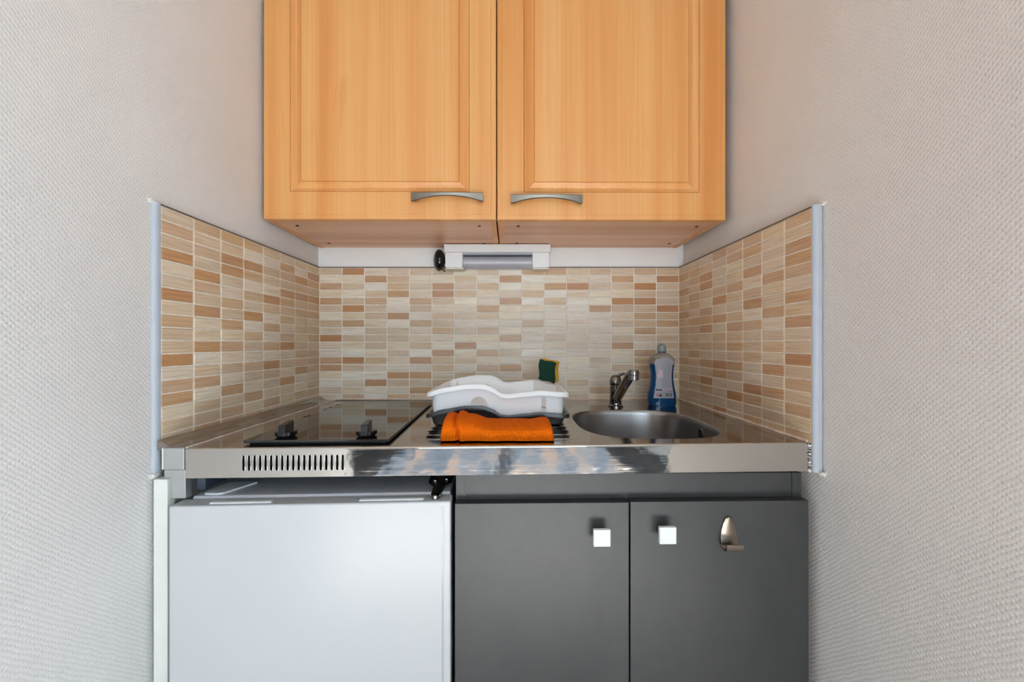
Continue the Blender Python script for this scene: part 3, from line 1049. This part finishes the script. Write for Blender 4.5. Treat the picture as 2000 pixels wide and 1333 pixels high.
# ------------------------------------------------------------------ tap
ZS = zt(0.32)
tp = thing('mixer_tap', 'chrome mixer tap with slanted spout behind the sink bowl', 'tap', (0.322, 1.225, ZS))
bm = bmesh.new()
mt = Matrix.Translation((0.3195, 1.228, ZS))
lathe(bm, [(0.0, 0.0), (0.0225, 0.0), (0.0225, 0.004), (0.0185, 0.007), (0.0175, 0.012), (0.0170, 0.060), (0.0172, 0.064), (0.0, 0.064)], 36, mt)
obj('body', bm, 'chrome', tp)
bm = bmesh.new()
lathe(bm, [(0.0, 0.0655), (0.0165, 0.0655), (0.0178, 0.068), (0.0180, 0.078), (0.0165, 0.088), (0.0120, 0.0945), (0.006, 0.0970), (0.0, 0.0975)], 36, mt)
lv = obj('handle', bm, 'chrome', tp, 50)
bm = bmesh.new()
tube(bm, [(0.322, 1.226, ZS + 0.090), (0.330, 1.223, ZS + 0.097), (0.3380, 1.220, ZS + 0.101), (0.3460, 1.217, ZS + 0.103)], [0.006, 0.0052, 0.0048, 0.0040], 12)
obj('lever', bm, 'chrome', lv)
bm = bmesh.new()
A_, C_ = Vector((0.3205, 1.215, ZS + 0.028)), Vector((0.3285, 1.105, ZS + 0.1060))
sp = [A_ + (C_ - A_) * k / 8 for k in range(9)]
sp += [Vector((0.3290, 1.094, ZS + 0.1100)), Vector((0.3300, 1.083, ZS + 0.1105))]
tube(bm, sp, [0.0138] * 9 + [0.0130, 0.0115], 20)
so = obj('spout', bm, 'chrome', tp, 60)
bm = bmesh.new()
lathe(bm, [(0.0, -0.014), (0.0115, -0.014), (0.0138, -0.0125), (0.0138, -0.003), (0.0130, -0.002), (0.0130, -0.0005), (0.0145, 0.001), (0.0145, 0.010), (0.0125, 0.0135), (0.0, 0.015)], 28,
      Matrix.Translation((0.3305, 1.080, ZS + 0.1085)))
obj('aerator', bm, 'chrome', so)

# ------------------------------------------------------------------ washing-up bottle
BX, BY = 0.4676, 1.243
BZ = zt(BX)
bt = thing('detergent_bottle', 'waisted clear bottle of blue washing-up liquid in the corner', 'bottle', (BX, BY, BZ))
BW = [(0.0, 0.0395), (0.004, 0.0425), (0.012, 0.0440), (0.035, 0.0432), (0.060, 0.0375), (0.080, 0.0345), (0.100, 0.0340), (0.120, 0.0362), (0.134, 0.0392),
      (0.146, 0.0385), (0.155, 0.0320), (0.1620, 0.0210), (0.1655, 0.0125), (0.1680, 0.0110)]
def bw(z): return interp(BW, z)
def bd(z):
    return min(0.0245, bw(z) * 0.75) if z < 0.15 else min(0.0245, bw(z) * 0.85)
def bottle_ring(z, k=1.0, n=40):
    a, b = bw(z) * k, bd(z) * k
    return [(BX + x, BY + y, BZ + z) for x, y in superellipse(0, 0, a, b, 2.5, n)]
LVL = 0.1300
zs = [0.0, 0.002, 0.006, 0.012, 0.02, 0.03, 0.04, 0.05, 0.06, 0.07, 0.08, 0.09, 0.10, 0.11, 0.12, 0.128, 0.134, 0.14, 0.146, 0.151, 0.155, 0.159, 0.162, 0.164, 0.1655, 0.168, 0.172]
bm = bmesh.new()
loft(bm, [bottle_ring(z) for z in zs if z >= LVL - 0.003])
obj('shell', bm, 'clear_plastic', bt, 60)
bm = bmesh.new()
zl = [0.0, 0.002, 0.005, 0.010, 0.02, 0.03, 0.04, 0.05, 0.06, 0.07, 0.08, 0.09, 0.10, 0.11, 0.12, LVL]
loft(bm, [bottle_ring(z, 0.998) for z in zl])
obj('liquid', bm, 'blue_liquid', bt, 60)
bm = bmesh.new()
lathe(bm, [(0.0, 0.1685), (0.0130, 0.1685), (0.0138, 0.172), (0.0135, 0.182), (0.0120, 0.1870), (0.0085, 0.1890), (0.0070, 0.1935), (0.0, 0.1945)], 28, Matrix.Translation((BX, BY, BZ)))
obj('cap', bm, 'cap_frost', bt, 40)
bm = bmesh.new()
lathe(bm, [(0.0, 0.1655), (0.0122, 0.1655), (0.0122, 0.1690), (0.0, 0.1690)], 28, Matrix.Translation((BX, BY, BZ)))
obj('cap_ring', bm, 'black_plastic', bt, 40)
# back label
def lab_y(x, z):
    a, b = bw(z), bd(z)
    t = min(0.999, abs(x) / a)
    return BY - b * (1 - t ** 2.5) ** (1 / 2.5)
LBL = [(0.026, 0.0315), (0.045, 0.0285), (0.07, 0.0250), (0.095, 0.0240), (0.12, 0.0262), (0.136, 0.0290), (0.143, 0.0265), (0.1480, 0.0180), (0.1500, 0.0060)]
bm = bmesh.new()
rings = []
for k in range(27):
    z = 0.026 + (0.1500 - 0.026) * k / 26
    w = interp(LBL, z)
    rings.append([(BX - 0.001 + w * (-1 + 2 * j / 14), lab_y(w * (-1 + 2 * j / 14), z) - 0.0007, BZ + z) for j in range(15)])
loft(bm, rings, False)
bmesh.ops.solidify(bm, geom=bm.faces[:], thickness=0.0003)
lab = obj('back_label', bm, 'label_white', bt, 60)
def printed(name, mat, x0, x1, z0, z1):
    bm = bmesh.new()
    rings = []
    for k in range(3):
        z = z0 + (z1 - z0) * k / 2
        rings.append([(BX + x0 + (x1 - x0) * j / 6, lab_y(x0 + (x1 - x0) * j / 6, z) - 0.0013, BZ + z) for j in range(7)])
    loft(bm, rings, False)
    return obj(name, bm, mat, lab, 60)
rnd = random.Random(3)
z = 0.1440
while z > 0.058:
    w = interp(LBL, z) - 0.0045
    xa_ = -w
    if 0.088 < z < 0.116:
        xa_ = -w + 0.0165
    end = w - rnd.uniform(0, 0.006)
    printed('print_line', 'ink_grey', xa_, end, z, z + 0.0009)
    z -= 0.0034
printed('hazard_panel', 'ink_pink', -0.0200, -0.0065, 0.090, 0.1125)
bm = bmesh.new()
def on_label(x, z): return (BX + x, lab_y(x, z) - 0.0019, BZ + z)
for (ax, az), (bx_, bz_) in (((-0.0132, 0.1110), (-0.0072, 0.1045)), ((-0.0072, 0.1045), (-0.0132, 0.0980)), ((-0.0132, 0.0980), (-0.0192, 0.1045)), ((-0.0192, 0.1045), (-0.0132, 0.1110))):
    tube(bm, [on_label(ax, az), on_label(bx_, bz_)], 0.0007, 6)
obj('hazard_diamond', bm, 'ink_red', lab, 0)
printed('hazard_mark', 'ink_black', -0.0160, -0.0105, 0.0925, 0.0950)
printed('print_block', 'ink_black', -0.0260, -0.0085, 0.0495, 0.0540)
printed('print_block', 'ink_red', 0.0110, 0.0250, 0.0470, 0.0490)
printed('print_block', 'ink_black', -0.0170, -0.0095, 0.0310, 0.0385)
printed('print_block', 'ink_red', -0.0250, -0.0190, 0.0310, 0.0410)
x = 0.0025
while x < 0.0240:
    w = rnd.choice((0.0006, 0.0010, 0.0014))
    printed('barcode_bar', 'ink_black', x, x + w, 0.0310, 0.0425)
    x += w + rnd.choice((0.0008, 0.0012))

# ------------------------------------------------------------------ dish rack and drip tray
WAVE = [(-0.201, 0.979), (-0.158, 0.991), (-0.107, 0.999), (-0.0664, 0.999), (-0.046, 0.9918), (-0.0256, 0.9788), (-0.0096, 0.9765), (0.025, 0.9805), (0.0658, 0.9845), (0.135, 0.979)]
def wave(x):
    return interp(WAVE, x)
def rounded_rect(x0, x1, y0, y1, r, nedge=40, nc=8):
    pts = []
    for k in range(nedge):
        pts.append((x0 + r + (x1 - x0 - 2 * r) * k / nedge, y0))
    for k in range(nc):
        a = -PI / 2 + PI / 2 * k / nc
        pts.append((x1 - r + r * math.cos(a), y0 + r + r * math.sin(a)))
    for k in range(nedge // 2):
        pts.append((x1, y0 + r + (y1 - y0 - 2 * r) * k / (nedge // 2)))
    for k in range(nc):
        a = PI / 2 * k / nc
        pts.append((x1 - r + r * math.cos(a), y1 - r + r * math.sin(a)))
    for k in range(nedge):
        pts.append((x1 - r - (x1 - x0 - 2 * r) * k / nedge, y1))
    for k in range(nc):
        a = PI / 2 + PI / 2 * k / nc
        pts.append((x0 + r + r * math.cos(a), y1 - r + r * math.sin(a)))
    for k in range(nedge // 2):
        pts.append((x0, y1 - r - (y1 - y0 - 2 * r) * k / (nedge // 2)))
    for k in range(nc):
        a = PI + PI / 2 * k / nc
        pts.append((x0 + r + r * math.cos(a), y0 + r + r * math.sin(a)))
    return pts
def basin(levels, x0, x1, y0, y1, drop, thick):
    """levels: (inset, fraction of height or None, dz from rim); shell that follows the wavy rim"""
    bm = bmesh.new()
    rings = []
    for ins, z, dz in levels:
        pts = rounded_rect(x0 + ins, x1 - ins, y0 + ins, y1 - ins, max(0.006, 0.020 - ins * 0.3))
        rings.append([(x, y, (wave(x) - drop + dz) if z is None else z) for x, y in pts])
    loft(bm, rings, True, False)
    bm.verts.ensure_lookup_table()
    n = len(rings[0])
    bm.faces.new([bm.verts[i] for i in range(n)])       # floor
    bmesh.ops.recalc_face_normals(bm, faces=bm.faces)
    bmesh.ops.solidify(bm, geom=bm.faces[:], thickness=thick)
    return bm
KX0, KX1, KY0, KY1 = -0.201, 0.134, 0.928, 1.215
ty = thing('drip_tray', 'dark grey drip tray with wavy rim on the drainer', 'tray', (-0.03, 1.07, 0.899))
bm = basin([(0.022, 0.9046, 0), (0.016, 0.9062, 0), (0.010, None, -0.004), (0.007, None, 0.0), (0.000, None, 0.0005), (-0.001, None, -0.003), (-0.001, None, -0.009)], KX0 - 0.001, KX1 + 0.001, KY0 - 0.006, KY1 + 0.006, 0.0495, 0.0022)
obj('basin', bm, 'tray_grey', ty, 45)
for x in (-0.15, 0.085):
    for y in (0.965, 1.15):
        bm = bmesh.new()
        lathe(bm, [(0.0, 0.9018), (0.010, 0.9018), (0.011, 0.9048), (0.0, 0.9048)], 16, Matrix.Translation((x, y, 0)))
        obj('foot', bm, 'tray_grey', ty)
rk = thing('dish_rack', 'white plastic dish rack with wavy rim standing in the grey tray', 'dish rack', (-0.03, 1.07, 0.908))
bm = basin([(0.020, 0.9085, 0), (0.0155, 0.9110, 0), (0.0115, None, -0.012), (0.0105, None, -0.002), (0.009, None, 0.0), (0.001, None, 0.0), (-0.001, None, -0.003), (-0.001, None, -0.0105)], KX0, KX1, KY0, KY1, 0.0, 0.0022)
basket = obj('basket', bm, 'rack_white', rk, 45)
cuts = []
def cutter(bm):
    me = bpy.data.meshes.new('cutter'); bm.to_mesh(me); bm.free()
    me.transform(Matrix.Translation(-OFF[rk.name]))
    o = bpy.data.objects.new('cutter', me); COL.objects.link(o); o.location = rk.location
    return o
bm = bmesh.new()
lathe(bm, [(0.0200, -0.2), (0.0200, 0.2)], 32, Matrix.Translation((-0.0785, 1.07, 0.9495)) @ axis_to((0, 1, 0)))
cuts.append(cutter(bm))
cuts.append(cutter(B(0.0695, 0.0805, 0.90, 0.96, 0.925, 0.9685)))
cuts.append(cutter(B(-0.1675, -0.1635, 1.15, 1.30, 0.945, 0.9790)))
boolean_cut(basket, cuts)
# cutlery corner divider
bm = bmesh.new()
pa, pb = Vector((0.0660, 1.2030)), Vector((0.1210, 1.1050))
nn = Vector((pb.y - pa.y, -(pb.x - pa.x))).normalized() * 0.0011
rings = []
for k in range(7):
    p = pa + (pb - pa) * k / 6
    rings.append([(p.x + nn.x, p.y + nn.y, 0.911), (p.x + nn.x, p.y + nn.y, wave(p.x) - 0.001), (p.x - nn.x, p.y - nn.y, wave(p.x) - 0.001), (p.x - nn.x, p.y - nn.y, 0.911)])
loft(bm, rings)
obj('divider', bm, 'rack_white', rk, 40)
# ribs on the rack floor
for k in range(6):
    y = 0.975 + 0.034 * k
    bm = bmesh.new()
    box(bm, -0.165, 0.045, y - 0.0015, y + 0.0015, 0.9095, 0.918, 0.0008)
    obj('floor_rib', bm, 'rack_white', rk)

# ------------------------------------------------------------------ sponge
sg = thing('scouring_sponge', 'green and yellow scouring sponge propped on the dish rack corner', 'sponge', (0.1045, 1.168, 0.9870), 0.0, local=True)
sg.rotation_euler = (R(9), R(13), R(-42))
def sponge_layer(y0, y1, seed):
    bm = bmesh.new()
    nx_, nz_ = 10, 12
    w, h = 0.0275, 0.0610
    def pt(i, j, y):
        s, t = -1 + 2 * i / nx_, j / nz_
        x = s * w + 0.0022 * math.sin(t * 6.5 + 0.6)
        z = t * h + 0.0020 * math.sin(s * 2.6 + seed * 0.1)
        yy = y + 0.0014 * math.sin(t * 5.0) + 0.0012 * math.sin(s * 3.1)
        return Vector((x, yy, z))
    A = [[bm.verts.new(pt(i, j, y0)) for i in range(nx_ + 1)] for j in range(nz_ + 1)]
    Bv = [[bm.verts.new(pt(i, j, y1)) for i in range(nx_ + 1)] for j in range(nz_ + 1)]
    for j in range(nz_):
        for i in range(nx_):
            bm.faces.new((A[j][i], A[j][i + 1], A[j + 1][i + 1], A[j + 1][i]))
            bm.faces.new((Bv[j][i], Bv[j + 1][i], Bv[j + 1][i + 1], Bv[j][i + 1]))
    for j in range(nz_):
        bm.faces.new((A[j][0], A[j + 1][0], Bv[j + 1][0], Bv[j][0]))
        bm.faces.new((A[j][nx_], Bv[j][nx_], Bv[j + 1][nx_], A[j + 1][nx_]))
    for i in range(nx_):
        bm.faces.new((A[0][i], Bv[0][i], Bv[0][i + 1], A[0][i + 1]))
        bm.faces.new((A[nz_][i], A[nz_][i + 1], Bv[nz_][i + 1], Bv[nz_][i]))
    return bm
obj('scourer_pad', sponge_layer(-0.0105, -0.0035, 1), 'scourer', sg, 60)
obj('foam', sponge_layer(-0.0035, 0.0120, 1), 'sponge_yellow', sg, 60)

# ------------------------------------------------------------------ orange cloth
def cloth():
    bm = bmesh.new()
    uvl = bm.loops.layers.uv.new('UVMap')
    TOP = [(-0.1427, 0.034), (-0.136, 0.0435), (-0.128, 0.0445), (-0.116, 0.0410), (-0.1125, 0.0450), (-0.1000, 0.0455), (-0.0940, 0.0415), (-0.082, 0.0405),
           (-0.052, 0.0310), (-0.030, 0.0295), (0.040, 0.0290), (0.066, 0.0330), (0.0760, 0.0325), (0.0815, 0.0270), (0.0840, 0.0180)]
    nx_, na = 110, 44
    rings, params = [], []
    for k in range(nx_ + 1):
        t = k / nx_
        x = -0.1427 + 0.2267 * t
        hgt = interp(TOP, x)
        ed = min(1.0, min(t, 1 - t) / 0.03)
        ed = math.sqrt(max(0.0, 1 - (1 - ed) ** 2))
        ring, arc, prev = [], [], None
        s = 0.0
        for j in range(na):
            a = PI * j / (na - 1)                       # front foot over the crest to the back
            y = 0.846 - 0.060 * math.cos(a) * (0.9 + 0.1 * ed)
            z = hgt * (math.sin(a) ** 0.42) * (0.55 + 0.45 * ed)
            # the fold that runs down the left end
            fx = -0.1135 - 0.010 * (math.sin(a) - 0.5)
            dent = math.exp(-((x - fx) / 0.0035) ** 2)
            bulge = math.exp(-((x - fx - 0.008) / 0.006) ** 2)
            n1 = noise.noise(Vector((x * 26, y * 34, 1.3)))
            n2 = noise.noise(Vector((x * 70, y * 60, 4.1)))
            out = 1 - 0.16 * dent + 0.07 * bulge + 0.045 * n1 + 0.015 * n2
            y = 0.846 + (y - 0.846) * out
            z = z * (1 - 0.10 * dent + 0.05 * bulge + 0.03 * n1)
            p = Vector((x + 0.004 * math.cos(a) * math.sin(t * PI) * 0.5, max(y, 0.7835), 0.9019 + z))
            if prev is not None:
                s += (p - prev).length
            prev = p
            ring.append(p); arc.append(s)
        rings.append(ring); params.append((x, arc))
    vs = [[bm.verts.new(p) for p in r] for r in rings]
    for i in range(nx_):
        for j in range(na - 1):
            f = bm.faces.new((vs[i][j], vs[i + 1][j], vs[i + 1][j + 1], vs[i][j + 1]))
            for lp, (ii, jj) in zip(f.loops, ((i, j), (i + 1, j), (i + 1, j + 1), (i, j + 1))):
                lp[uvl].uv = (params[ii][0], params[ii][1][jj])
    for i in (0, nx_):
        bm.faces.new(vs[i])
    for i in range(nx_):
        bm.faces.new((vs[i][0], vs[i][na - 1], vs[i + 1][na - 1], vs[i + 1][0]))
    return bm
tag(obj('dish_cloth', cloth(), 'cloth', None, 60), 'folded orange waffle cloth lying on the worktop before the dish rack', 'cloth')
